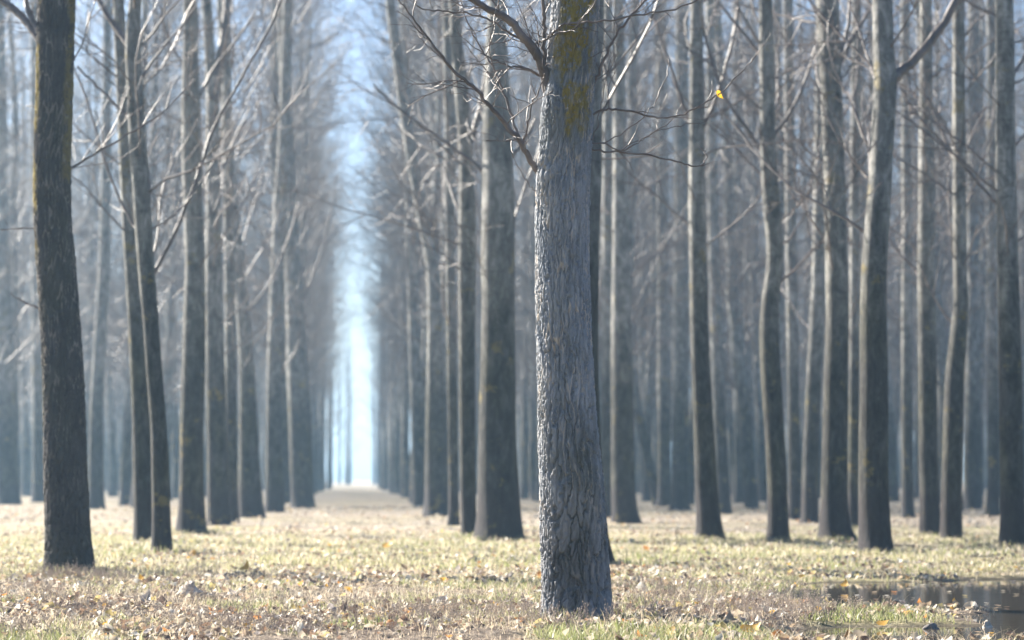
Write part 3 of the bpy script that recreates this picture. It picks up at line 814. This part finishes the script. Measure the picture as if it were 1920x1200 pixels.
# ---- plantation rows further back: eight grown forms, repeated as individuals
FORMS = []
for f in range(8):
    rng = np.random.default_rng(500 + f)
    hgt = rng.uniform(19, 23)
    z = np.concatenate([[-0.15], np.linspace(0.05, hgt, 44)])
    bend = np.stack([np.cumsum(rng.normal(size=45)) * 0.028, np.cumsum(rng.normal(size=45)) * 0.028], 1); bend -= bend[1]
    bend[:, 0] += rng.normal() * 0.02 * z
    path = np.column_stack([bend, z])
    rad = rng.uniform(0.165, 0.205) * np.clip(1 - np.maximum(z, 0) / hgt, 0, 1) ** 0.75 + 0.012
    V, q, A, Z, u, v = trunk_mesh(path, rad, 20, np.zeros(3), 0.04, 80 + f)
    tme = mesh_np('trunk', V, q); tme.materials.append(M_BARK)
    v_, q_ = join(crown_parts(rng, path, rad, 2.8 if f < 6 else 3.6, hgt - 0.3, 70, 10, 5, np.zeros(3), 4.1 if f < 6 else 7.8, 0.8 if f < 6 else 0.22, 0.006 if f < 6 else 0.0042, 4.0 if f < 6 else 1.3))
    cme = mesh_np('crown', v_, q_); cme.materials.append(M_TWIG)
    FORMS.append((tme, cme))
rng = np.random.default_rng(900)
far_spots = []
rows_x = [-2.65 - 4.2 * k for k in range(0, 16)] + [2.35 + 4.2 * k for k in range(0, 18)]
count = 0
rear = []
for xr in rows_x:
    y0 = rng.uniform(0, 6); row_end = rng.uniform(195, 240) if abs(xr) < 3 else rng.uniform(235, 300)
    for j in range(0, 58):
        y = 34 + y0 + j * 5.1 + rng.normal() * 0.35
        x = xr + rng.normal() * 0.28
        if y < 60 and abs(x - 0.2) < 3.5: continue
        px, py, dep = project(np.array([x, y, 0.0]))
        if dep < 58 and -60 < px < 1990: continue          # that ground is taken by the traced trees
        if dep < 58 and not (-700 < px <= -60 or 1990 <= px < 2300): continue
        if not (-300 < px < 2150): continue
        if placed and min((x - a) ** 2 + (y - b) ** 2 for a, b in placed) < 5.0: continue
        if dep > row_end: continue
        if px < -60 and dep < 45: continue
        if dep > 160 or px < -60 or px > 1980:
            far_spots.append((x, y)); continue
        tme, cme = FORMS[rng.integers(6) if abs(xr) > 3 else 6 + rng.integers(2)]
        loc = (x, y, float(H(x, y)))
        root = empty('poplar_tree', loc)
        root.rotation_euler = (0, 0, rng.uniform(0, 6.28))
        s = rng.uniform(0.88, 1.12); root.scale = (s, s, rng.uniform(0.95, 1.05))
        if abs(xr) < 3:
            lab = 'faint poplar lining the %s side of the bright alley, deep in the haze' % ('left' if xr < 0 else 'right')
            g = 'hazy poplars lining the alley on the %s' % ('left' if xr < 0 else 'right')
        else:
            zone = 'left of the alley' if xr < 0 else ('right of the alley, left of the sharp front tree' if px < 1060 else 'in the right half, beyond the sharp front tree')
            lab = 'faint hazy poplar among crowded distant trunks, ' + zone
            g = 'distant hazy poplars ' + zone
        rear.append((root, xr, float(px), float(dep), g))
        add('trunk', tme, None, root); add('crown', cme, None, root)
        count += 1
ORD = ['nearest', 'second', 'third', 'fourth', 'fifth', 'sixth', 'seventh', 'eighth', 'ninth', 'tenth', 'eleventh', 'twelfth', 'thirteenth', 'fourteenth', 'fifteenth',
       'sixteenth', 'seventeenth', 'eighteenth', 'nineteenth', 'twentieth', 'twenty-first', 'twenty-second', 'twenty-third', 'twenty-fourth', 'twenty-fifth', 'twenty-sixth']
MARKS = [(-999, 'left edge'), (130, 'dark left tree'), (290, 'paired stems'), (360, 'pale edged poplar'), (411, 'forked poplar'), (672, 'alley'), (820, 'poplar bending left'), (937, 'broadest poplar'),
         (1078, 'sharp front tree'), (1172, 'wide footed poplar'), (1331, 'sunlit slim poplar'), (1460, 'kinked poplar'), (1565, 'flared root poplar'), (1641, 'heavy limbed poplar'), (1783, 'curving dark poplar'), (1901, 'right edge')]
bins = {}
for rec in rear:
    if abs(rec[1]) < 3:
        key = 'deep in the haze along the %s side of the alley' % ('left' if rec[1] < 0 else 'right')
    else:
        k_ = max(i for i, (mx, _) in enumerate(MARKS) if mx <= rec[2])
        k_ = min(k_, len(MARKS) - 2)
        key = 'between the %s and the %s' % (MARKS[k_][1], MARKS[k_ + 1][1])
    bins.setdefault(key, []).append(rec)
for key, recs in bins.items():
    for k_, rec in enumerate(sorted(recs, key=lambda a: a[3])):
        tag(rec[0], '%s faint poplar %s' % (ORD[k_], key), 'tree', rec[4])
print('individual rear trees', count, 'far', len(far_spots))

# ---- the wood beyond, one mass
rg_ = np.random.default_rng(77)
far_spots += [(rg_.uniform(-5, 5), rg_.uniform(300, 430)) for _ in range(14)]
parts = []
for f, (x, y) in enumerate(far_spots):
    rng = np.random.default_rng(2000 + f)
    hgt = rng.uniform(19, 23)
    z = np.linspace(-0.2, hgt, 12)
    pth = np.column_stack([x + np.cumsum(rng.normal(size=12)) * 0.05, y + np.cumsum(rng.normal(size=12)) * 0.05, z])
    rad = rng.uniform(0.17, 0.22) * np.clip(1 - np.maximum(z, 0) / hgt, 0, 1) ** 0.75 + 0.012
    parts.append(tubes(pth[None], rad[None], 7))
    b1, r1 = grow(rng, pth[None], rad[None], 24, 0.16, 0.98, lambda t, rg, M: 3.8 * (1.1 - 0.8 * t) * rg.uniform(0.7, 1.1, M), (35, 62), 4, 0.07, 0.07, 0.006, 0.25, 0.006)
    b2, r2 = grow(rng, b1, r1, 7, 0.15, 0.97, lambda t, rg, M: rg.uniform(0.5, 1.5, M), (28, 62), 2, 0.06, 0.12, 0.007, 0.4, 0.006)
    parts += [tubes(b1, r1, 3), tubes(b2, r2, 3)]
v_, q_ = join(parts)
fw = add('far_wood', mesh_np('far_wood', v_, q_), M_BARK)
tag(fw, 'pale mass of poplars fading into the haze at the back', 'wood', kind='stuff')

# ------------------------------------------------------------------ leaf litter, grass, stalks
def rotmats(yaw, pitch, roll):
    cy, sy, cp, sp, cr, sr = np.cos(yaw), np.sin(yaw), np.cos(pitch), np.sin(pitch), np.cos(roll), np.sin(roll)
    M = np.empty((len(yaw), 3, 3))
    M[:, 0, 0] = cy * cp; M[:, 0, 1] = cy * sp * sr - sy * cr; M[:, 0, 2] = cy * sp * cr + sy * sr
    M[:, 1, 0] = sy * cp; M[:, 1, 1] = sy * sp * sr + cy * cr; M[:, 1, 2] = sy * sp * cr - cy * sr
    M[:, 2, 0] = -sp; M[:, 2, 1] = cp * sr; M[:, 2, 2] = cp * cr
    return M

def scatter(rng, n, d0, d1, pxm=60):
    D = np.sqrt(rng.uniform(d0 ** 2, d1 ** 2, n))
    px = rng.uniform(-pxm, W0 + pxm, n)
    l = (px - W0 / 2) / FPX * D
    x = D * math.sin(YAW) + l * math.cos(YAW); y = D * math.cos(YAW) - l * math.sin(YAW)
    return x, y, D, px

LEAFCOL = np.array([(0.54, 0.46, 0.35), (0.40, 0.31, 0.22), (0.64, 0.58, 0.47), (0.24, 0.16, 0.11), (0.13, 0.095, 0.08), (0.33, 0.30, 0.29), (0.62, 0.36, 0.06), (0.60, 0.27, 0.08), (0.66, 0.63, 0.57), (0.44, 0.36, 0.16)])
LEAFPROB = np.array([0.23, 0.20, 0.13, 0.16, 0.11, 0.06, 0.015, 0.012, 0.06, 0.06]); LEAFPROB /= LEAFPROB.sum()
LEAFWORD = ['tan', 'brown', 'pale buff', 'dark brown', 'blackish', 'grey', 'yellow', 'orange', 'whitish', 'olive']
rng = np.random.default_rng(77)
segs = [scatter(rng, 21000, 11.3, 22), scatter(rng, 13000, 22, 36), scatter(rng, 16000, 36, 70)]
x = np.concatenate([s[0] for s in segs]); y = np.concatenate([s[1] for s in segs]); Dp = np.concatenate([s[2] for s in segs]); pxx = np.concatenate([s[3] for s in segs])
clump = fbm(x * 1.1, y * 1.1, 55, 4)
gm = grass_mask(x, y); wm = wet_mask(x, y)
keep = rng.uniform(size=len(x)) < np.clip(sstep(0.36, 0.58, clump) * (1 - 0.5 * gm) + 0.10, 0, 1) * np.where(wm > 0.12, 0.035, 1.0)
x, y, Dp, pxx = x[keep], y[keep], Dp[keep], pxx[keep]
n = len(x)
size = rng.uniform(0.026, 0.068, n) * np.where(rng.uniform(size=n) < 0.06, 1.45, 1.0)
size *= np.where(Dp > 36, 1.1, 0.92)
ci = rng.choice(len(LEAFCOL), n, p=LEAFPROB)
z = np.maximum(H(x, y), WATER_Z) + rng.uniform(0.004, 0.03, n)
onwater = wet_mask(x, y) > 0.55
z = np.where(onwater, WATER_Z + 0.004, z)
yaw = rng.uniform(0, 6.28, n); pit = rng.normal(0, 0.45, n); rol = rng.normal(0, 0.45, n)
pit = np.where(onwater, 0.03, pit); rol = np.where(onwater, 0.03, rol)
SHAPES = [leaf_shape(1.0, 0.92, f, c) for f, c in ((0.15, 0.5), (0.5, 1.2), (-0.35, -0.9), (0.8, 0.4), (0.3, 2.0))]
SHAPES.append((np.array([(0, 0, 0), (0.35, 0.46, 0.15), (0.4, 0, 0), (0.35, -0.46, 0.15), (1, 0, 0.15)]), np.zeros((0, 4), int), np.array([(0, 2, 1), (0, 3, 2), (1, 2, 4), (2, 3, 4)])))
sh = rng.integers(0, 5, n)
sh = np.where(onwater, 0, sh)
sh = np.where(Dp > 24, 5, sh)
col = LEAFCOL[ci] * rng.uniform(0.75, 1.2, (n, 1))
vis = (pxx > 4) & (pxx < W0 - 4)
rank = size / Dp * np.where(vis, 1, 0) * np.where((ci == 6) | (ci == 7) | (ci == 8), 1.25, 1.0) * np.where(project(np.stack([x, y, z], 1))[1] < 1192, 1, 0)
order = np.argsort(-rank)
single = order[:285]; rest = order[285:]
M3 = rotmats(yaw, pit, rol)
vs, qs, ts, cs, o = [], [], [], [], 0
for s_ in range(6):
    lv, lq, lt = SHAPES[s_]
    idx = rest[sh[rest] == s_]
    if not len(idx): continue
    vv = np.einsum('nij,vj->nvi', M3[idx], lv) * size[idx][:, None, None] + np.stack([x[idx], y[idx], z[idx]], 1)[:, None, :]
    m = len(lv)
    base_i = (np.arange(len(idx)) * m)[:, None, None] + o
    vs.append(vv.reshape(-1, 3)); qs.append((lq[None] + base_i).reshape(-1, 4)); ts.append((lt[None] + base_i).reshape(-1, 3))
    cs.append(np.repeat(col[idx], m, 0)); o += len(idx) * m
me = mesh_np('leaf_litter', np.concatenate(vs), np.concatenate(qs), np.concatenate(ts))
color_attr(me, 'tint', np.concatenate(cs))
ll = add('leaf_litter', me, M_LEAF)
tag(ll, 'carpet of small dry fallen poplar leaves over the ground', 'leaf litter', kind='stuff')

leaf_meshes = {}
def leaf_mesh(s_, c_):
    if (s_, c_) not in leaf_meshes:
        lv, lq, lt = SHAPES[s_]
        me = mesh_np('fallen_leaf', lv, lq, lt); color_attr(me, 'tint', LEAFCOL[c_]); me.materials.append(M_LEAF)
        leaf_meshes[(s_, c_)] = me
    return leaf_meshes[(s_, c_)]
def zone_of(px, D):
    far = D > 14.5
    if px > 1500: return 'beyond the puddle' if D > 19.5 else ('in or beside the puddle' if far else 'near the puddle rim')
    if px < 230: return 'below the dark left tree' if far else 'in the lower left corner'
    if px < 520: return 'below the paired stems' if far else 'in front of the wood chunk'
    if px < 1010: return 'below the alley mouth' if far else 'left of the sharp front tree'
    return 'behind the weeds beside the sharp front tree' if far else 'right of the sharp front tree'
leaf_bins = {}
for i in single:
    o_ = add('fallen_leaf', leaf_mesh(int(sh[i]), int(ci[i])), None)
    o_.location = (x[i], y[i], z[i] + 0.008)
    o_.rotation_euler = (rol[i], pit[i], yaw[i])
    o_.scale = (size[i],) * 3
    zn = zone_of(pxx[i], Dp[i])
    leaf_bins.setdefault((LEAFWORD[ci[i]], zn), []).append((pxx[i], o_))
for (word, zn), recs in leaf_bins.items():
    for k_, (_, o_) in enumerate(sorted(recs, key=lambda a: a[0])):
        od = ('only large' if len(recs) == 1 else 'leftmost') if k_ == 0 else ORD[k_]
        tag(o_, '%s %s fallen leaf %s%s' % (od, word, 'from the left ' if k_ else '', zn), 'leaf', word + ' fallen leaves ' + zn)

# leaves that stand out one by one: (label, x, y in the photograph, length px, colour, shape, rotation)
for lab, lx, ly, lw, c_, s_, rot in [
    ('yellow orange leaf leaning up beside a dark clod in front of the paired stems', 456, 1084, 24, 6, 4, (0.2, -0.9, 0.6)),
    ('bright orange leaf on the grass beyond the paired stems', 357, 1046, 18, 6, 2, (0.2, -0.8, 0.9)),
    ('bright yellow leaf at the bottom edge right of the sharp front tree', 1392, 1199, 44, 6, 1, (0.3, -0.35, 0.3)),
    ('golden leaf on the green spit between the two arms of the puddle', 1644, 1163, 26, 6, 0, (0.35, -0.3, 0.2)),
    ('golden leaf lying flat on the mud bank of the puddle', 1688, 1146, 36, 6, 2, (0.3, -0.25, 0.1)),
    ('orange leaf at the left tip of the puddle bank', 1502, 1133, 22, 7, 1, (0.2, -0.5, 0.4)),
    ('upright orange and white leaf standing at the near rim of the puddle', 1590, 1192, 24, 7, 3, (0.3, -1.3, 1.4)),
    ('yellow leaf curled on the litter beyond the puddle tip', 1582, 1096, 18, 6, 4, (0.3, -1.0, 0.5)),
    ('orange leaf tucked against the left foot of the sharp front tree', 1010, 1092, 18, 7, 2, (0.2, -1.2, 1.2)),
    ('large orange brown leaf out on the grass near the alley mouth', 722, 1034, 26, 6, 1, (0.2, -0.7, 0.3)),
    ('rust orange leaf in the dry grass below the middle of the picture', 860, 1166, 16, 7, 1, (0.3, -0.8, 0.8)),
    ('rust orange curled leaf left of the middle, above the litter', 575, 1136, 28, 7, 2, (0.2, -0.5, 0.2)),
    ('white upturned leaf at the bottom edge left of the middle', 560, 1196, 24, 8, 3, (0.4, -1.0, 1.1)),
    ('pale upright leaf beside the sharp front tree among the weeds', 1201, 1116, 26, 8, 3, (0.3, -1.3, 1.3)),
    ('slate grey leaf standing on edge below the dark left tree', 270, 1140, 28, 5, 1, (0.6, -1.0, 0.3)),
    ('dark brown pointed leaf standing next to the slate grey one', 302, 1142, 22, 4, 3, (0.4, -1.2, 1.5)),
    ('golden leaf sprig at the bottom edge left of the rust leaves', 458, 1191, 22, 6, 1, (0.3, -0.5, 0.6)),
]:
    g = ground_at(lx, ly); Dg = float(g @ FWD)
    o_ = add('fallen_leaf', leaf_mesh(s_, c_), None)
    zz = max(float(H(g[0], g[1])), WATER_Z)
    o_.location = (g[0], g[1], zz + 0.015); o_.rotation_euler = rot
    sz = lw * Dg / FPX; o_.scale = (sz, sz, sz)
    tag(o_, lab, 'leaf', 'fallen leaves that stand out')

# grass
rng = np.random.default_rng(31)
segs = [scatter(rng, 90000, 11.3, 20), scatter(rng, 110000, 20, 40)]
x = np.concatenate([s[0] for s in segs]); y = np.concatenate([s[1] for s in segs]); Dp = np.concatenate([s[2] for s in segs]); pxx = np.concatenate([s[3] for s in segs])
gm = grass_mask(x, y); wm = wet_mask(x, y)
cl = fbm(x * 2.5, y * 2.5, 61, 3)
keep = (rng.uniform(size=len(x)) < np.clip(gm * sstep(0.35, 0.55, cl) * 1.1 + 0.12, 0, 1)) & (wm < 0.35)
feet = [(mx, my, 0.24) for mx, my, _ in MOUNDS] + [(a, b, 0.27) for a, b in placed if depth_of(a, b) < 40]
fx, fy = [], []
for (a, b, rr_) in feet:
    an = rng.uniform(0, 6.28, 420); ra = rr_ + np.abs(rng.normal(0, 0.13, 420))
    fx.append(a + np.cos(an) * ra); fy.append(b + np.sin(an) * ra)
sx_, sy_, _, _ = scatter(rng, 24000, 11.3, 21)
sk = (rng.uniform(size=len(sx_)) < sstep(0.38, 0.6, fbm(sx_ * 1.3, sy_ * 1.3, 88, 3))) & (wet_mask(sx_, sy_) < 0.15)
sx_, sy_ = sx_[sk], sy_[sk]; ns = len(sx_)
fx = np.concatenate(fx + [sx_]); fy = np.concatenate(fy + [sy_]); nf = len(fx)
x = np.concatenate([x, fx]); y = np.concatenate([y, fy]); Dp = np.concatenate([Dp, depth_of(fx, fy)]); gm = np.concatenate([gm, np.full(nf, 0.6)]); keep = np.concatenate([keep, np.ones(nf, bool)])
isfoot = np.concatenate([np.zeros(len(x) - nf, bool), np.ones(nf, bool)])[keep]
isstraw = np.concatenate([np.zeros(len(x) - ns, bool), np.ones(ns, bool)])[keep]
x, y, Dp, gm = x[keep], y[keep], Dp[keep], gm[keep]
n = len(x)
hgt = rng.uniform(0.02, 0.06, n) * (0.7 + 0.6 * gm) * np.where(isfoot, 1.7, 1.0)
wid = rng.uniform(0.0022, 0.004, n) * np.where(Dp > 20, 1.5, 1.0)
yaw = rng.uniform(0, 6.28, n); wid = np.where(isstraw, 0.0016, wid); lean = rng.uniform(0.1, 0.9, n) * hgt * np.where(isstraw, 1.8, 1.0)
dx, dy = np.cos(yaw), np.sin(yaw); az = rng.uniform(0, 6.28, n); lx, ly = np.cos(az) * lean, np.sin(az) * lean
z = H(x, y) - 0.003
b0 = np.stack([x - dx * wid, y - dy * wid, z], 1); b1 = np.stack([x + dx * wid, y + dy * wid, z], 1)
m0 = np.stack([x + lx * 0.35 - dx * wid * 0.8, y + ly * 0.35 - dy * wid * 0.8, z + hgt * 0.6], 1); m1 = np.stack([x + lx * 0.35 + dx * wid * 0.8, y + ly * 0.35 + dy * wid * 0.8, z + hgt * 0.6], 1)
tp = np.stack([x + lx, y + ly, z + hgt], 1)
V = np.stack([b0, b1, m1, m0, tp], 1).reshape(-1, 3)
k = (np.arange(n) * 5)[:, None]
me = mesh_np('grass', V, k + np.array([[0, 1, 2, 3]]), k + np.array([[3, 2, 4]]))
t = rng.uniform(0, 1, (n, 1)); near_g = (sstep(22, 16, Dp) * gm)[:, None]
dry = np.array([0.58, 0.51, 0.38]); grn = np.array([0.15, 0.19, 0.05]); yel = np.array([0.37, 0.36, 0.19])
gpatch = sstep(0.5, 0.62, fbm(x * 0.9, y * 0.7, 97, 3))[:, None]
c = np.where(t < 0.45, dry, yel * (1 - 0.65 * gpatch) + grn * 1.25 * 0.65 * gpatch) * (1 - near_g * 0.8) + grn * near_g * 0.8
c = np.where(gm[:, None] < 0.15, np.array([0.46, 0.39, 0.30]), c) * rng.uniform(0.7, 1.2, (n, 1))
c = np.where(isstraw[:, None], np.array([0.58, 0.49, 0.36]) * rng.uniform(0.6, 1.15, (n, 1)), c)
color_attr(me, 'tint', np.repeat(c, 5, 0))
gr = add('grass', me, M_GRASS)
tag(gr, 'short yellow green grass growing between the fallen leaves', 'grass', kind='stuff')

# dry seeded weeds
rng = np.random.default_rng(41)
def weeds(n, pxa, pxb, da, db):
    D = np.sqrt(rng.uniform(da ** 2, db ** 2, n)); px = rng.uniform(pxa, pxb, n)
    l = (px - W0 / 2) / FPX * D
    return np.stack([D * math.sin(YAW) + l * math.cos(YAW), D * math.cos(YAW) - l * math.sin(YAW)], 1)
W = np.concatenate([weeds(1300, 1130, 1600, 12.3, 18), weeds(350, 1380, 1540, 12.6, 15.5), weeds(900, -40, 420, 13.5, 20.5), weeds(500, 60, 260, 18.8, 20.2), weeds(1500, 0, 1020, 11.6, 15.0), weeds(500, 0, 1900, 15, 24), weeds(160, 990, 1170, 12.6, 13.3)])
cl = fbm(W[:, 0] * 1.5, W[:, 1] * 1.5, 47, 3)
W = W[(rng.uniform(size=len(W)) < sstep(0.36, 0.62, cl)) & (wet_mask(W[:, 0], W[:, 1]) < 0.3)]
n = len(W)
z = H(W[:, 0], W[:, 1])
hh = rng.uniform(0.05, 0.14, n) * np.where(rng.uniform(size=n) < 0.06, 1.6, 1.0)
P0 = np.column_stack([W, z - 0.01])
dirs = np.column_stack([rng.normal(size=(n, 2)) * 0.28, np.ones(n)])
st = [P0]; p = P0
for s_ in range(4):
    dirs = dirs + np.column_stack([rng.normal(size=(n, 2)) * 0.12, np.zeros(n)])
    p = p + dirs / np.linalg.norm(dirs, axis=1, keepdims=True) * (hh / 4)[:, None]
    st.append(p)
SP = np.stack(st, 1); SR = np.broadcast_to(np.array([0.0016, 0.0014, 0.0012, 0.001, 0.0007]), (n, 5))
b2, r2 = grow(rng, SP, SR, 3, 0.35, 0.9, lambda t, rg, M: rg.uniform(0.02, 0.06, M), (20, 50), 2, 0.2, 0.1, 0.02, 0.6, 0.0009)
v1, q1 = tubes(SP, SR, 3); v2, q2 = tubes(b2, r2, 3)
tips = np.concatenate([SP[:, -1], SP[:, 3], b2[:, -1], b2[:, 1]])
oc = np.array([(1.2, 0, -0.6), (-0.6, 1.05, -0.6), (-0.6, -1.05, -0.6), (0, 0, 1.6)]) * 0.0034
sv = (tips[:, None, :] + oc[None] * rng.uniform(0.6, 1.3, (len(tips), 1, 1))).reshape(-1, 3)
ot = np.array([(0, 1, 3), (1, 2, 3), (2, 0, 3), (0, 2, 1)])
v_, q_ = join([(v1, q1), (v2, q2)])
st_ = (ot[None] + (np.arange(len(tips)) * 4)[:, None, None] + len(v_)).reshape(-1, 3)
me = mesh_np('dry_weeds', np.concatenate([v_, sv]), q_, st_)
nc = len(v_)
cc = np.concatenate([np.tile((0.50, 0.41, 0.34), (nc, 1)), np.repeat(np.array([0.58, 0.47, 0.39])[None] * rng.uniform(0.6, 1.2, (len(tips), 1)), 4, 0)])
color_attr(me, 'tint', cc)
dw = add('dry_weeds', me, M_STALK)
tag(dw, 'dry seeded weed stalks standing in the litter', 'weeds', kind='stuff')

# pale chunk of wood and dark clods on the ground
def lump(name, lx, ly, wpx, hpx, mat, seed, label, cat, depth=0.6):
    g = ground_at(lx, ly); Dg = float(g @ FWD)
    w = wpx * Dg / FPX; h = hpx * Dg / FPX
    U, Vv = np.meshgrid(np.arange(28) / 28 * 2 * math.pi, np.linspace(-0.25, 1, 12) * math.pi / 2)
    n_ = 1 + (fbm(U / (2 * math.pi) * 5, Vv * 3, seed, 4, 5) - 0.5) * 0.9
    X = np.cos(Vv) * np.cos(U) * w / 2 * n_; Y = np.cos(Vv) * np.sin(U) * w / 2 * depth * n_; Zz = np.sin(Vv) * h * n_ * (0.75 + 0.5 * np.cos(U + seed))
    i_ = np.arange(28 * 12).reshape(12, 28)
    j2 = np.roll(i_, -1, 1)
    qd = np.stack([i_[:-1], j2[:-1], j2[1:], i_[1:]], -1).reshape(-1, 4)
    o_ = add(name, mesh_np(name, np.stack([X, Y, Zz], -1), qd), mat)
    o_.location = (g[0], g[1], max(float(H(g[0], g[1])), WATER_Z))
    tag(o_, label, cat)
M_CLOD = plain_material('damp_clod', [(0.3, (0.06, 0.052, 0.05)), (0.55, (0.15, 0.135, 0.13)), (0.75, (0.28, 0.26, 0.25))], 22)
lump('wood_chunk', 365, 1122, 62, 20, M_WOOD, 3, 'pale weathered chunk of wood lying below the paired stems', 'wood chunk')
lump('soil_clod', 425, 1088, 50, 14, M_CLOD, 5, 'dark soil clod beside the yellow orange leaf', 'clod')
lump('soil_clod', 890, 1054, 26, 8, M_CLOD, 8, 'small dark clod on the grass in front of the broadest poplar', 'clod')
lump('soil_clod', 1240, 1190, 34, 12, M_CLOD, 11, 'crumbly grey clod right of the foot of the sharp front tree', 'clod')
lump('soil_clod', 1745, 1164, 30, 9, M_CLOD, 14, 'wet black clod on the spit in the puddle', 'clod')
lump('stone', 1852, 1162, 22, 11, M_WOOD, 17, 'small pale stone in the shallow water of the puddle', 'stone')

# ------------------------------------------------------------------ haze
hm = bpy.data.materials.new('haze_air'); hm.use_nodes = True
hn = hm.node_tree.nodes; hn.clear()
pv = hn.new('ShaderNodeVolumePrincipled'); ho = hn.new('ShaderNodeOutputMaterial')
pv.inputs['Color'].default_value = (0.44, 0.71, 1.0, 1)
pv.inputs['Density'].default_value = HAZE_DENSITY
pv.inputs['Anisotropy'].default_value = 0.3
hm.node_tree.links.new(pv.outputs[0], ho.inputs['Volume'])
x0, x1, y0, y1, z0, z1 = -430, 430, -35, 950, -1.3, 27.0
hv = np.array([(x0, y0, z0), (x1, y0, z0), (x1, y1, z0), (x0, y1, z0), (x0, y0, z1), (x1, y0, z1), (x1, y1, z1), (x0, y1, z1)])
hq = np.array([(0, 3, 2, 1), (4, 5, 6, 7), (0, 1, 5, 4), (1, 2, 6, 5), (2, 3, 7, 6), (3, 0, 4, 7)])
hz = add('haze', mesh_np('haze', hv, hq, smooth=False), hm)
tag(hz, 'pale blue morning haze hanging through the whole plantation', 'haze', kind='stuff')
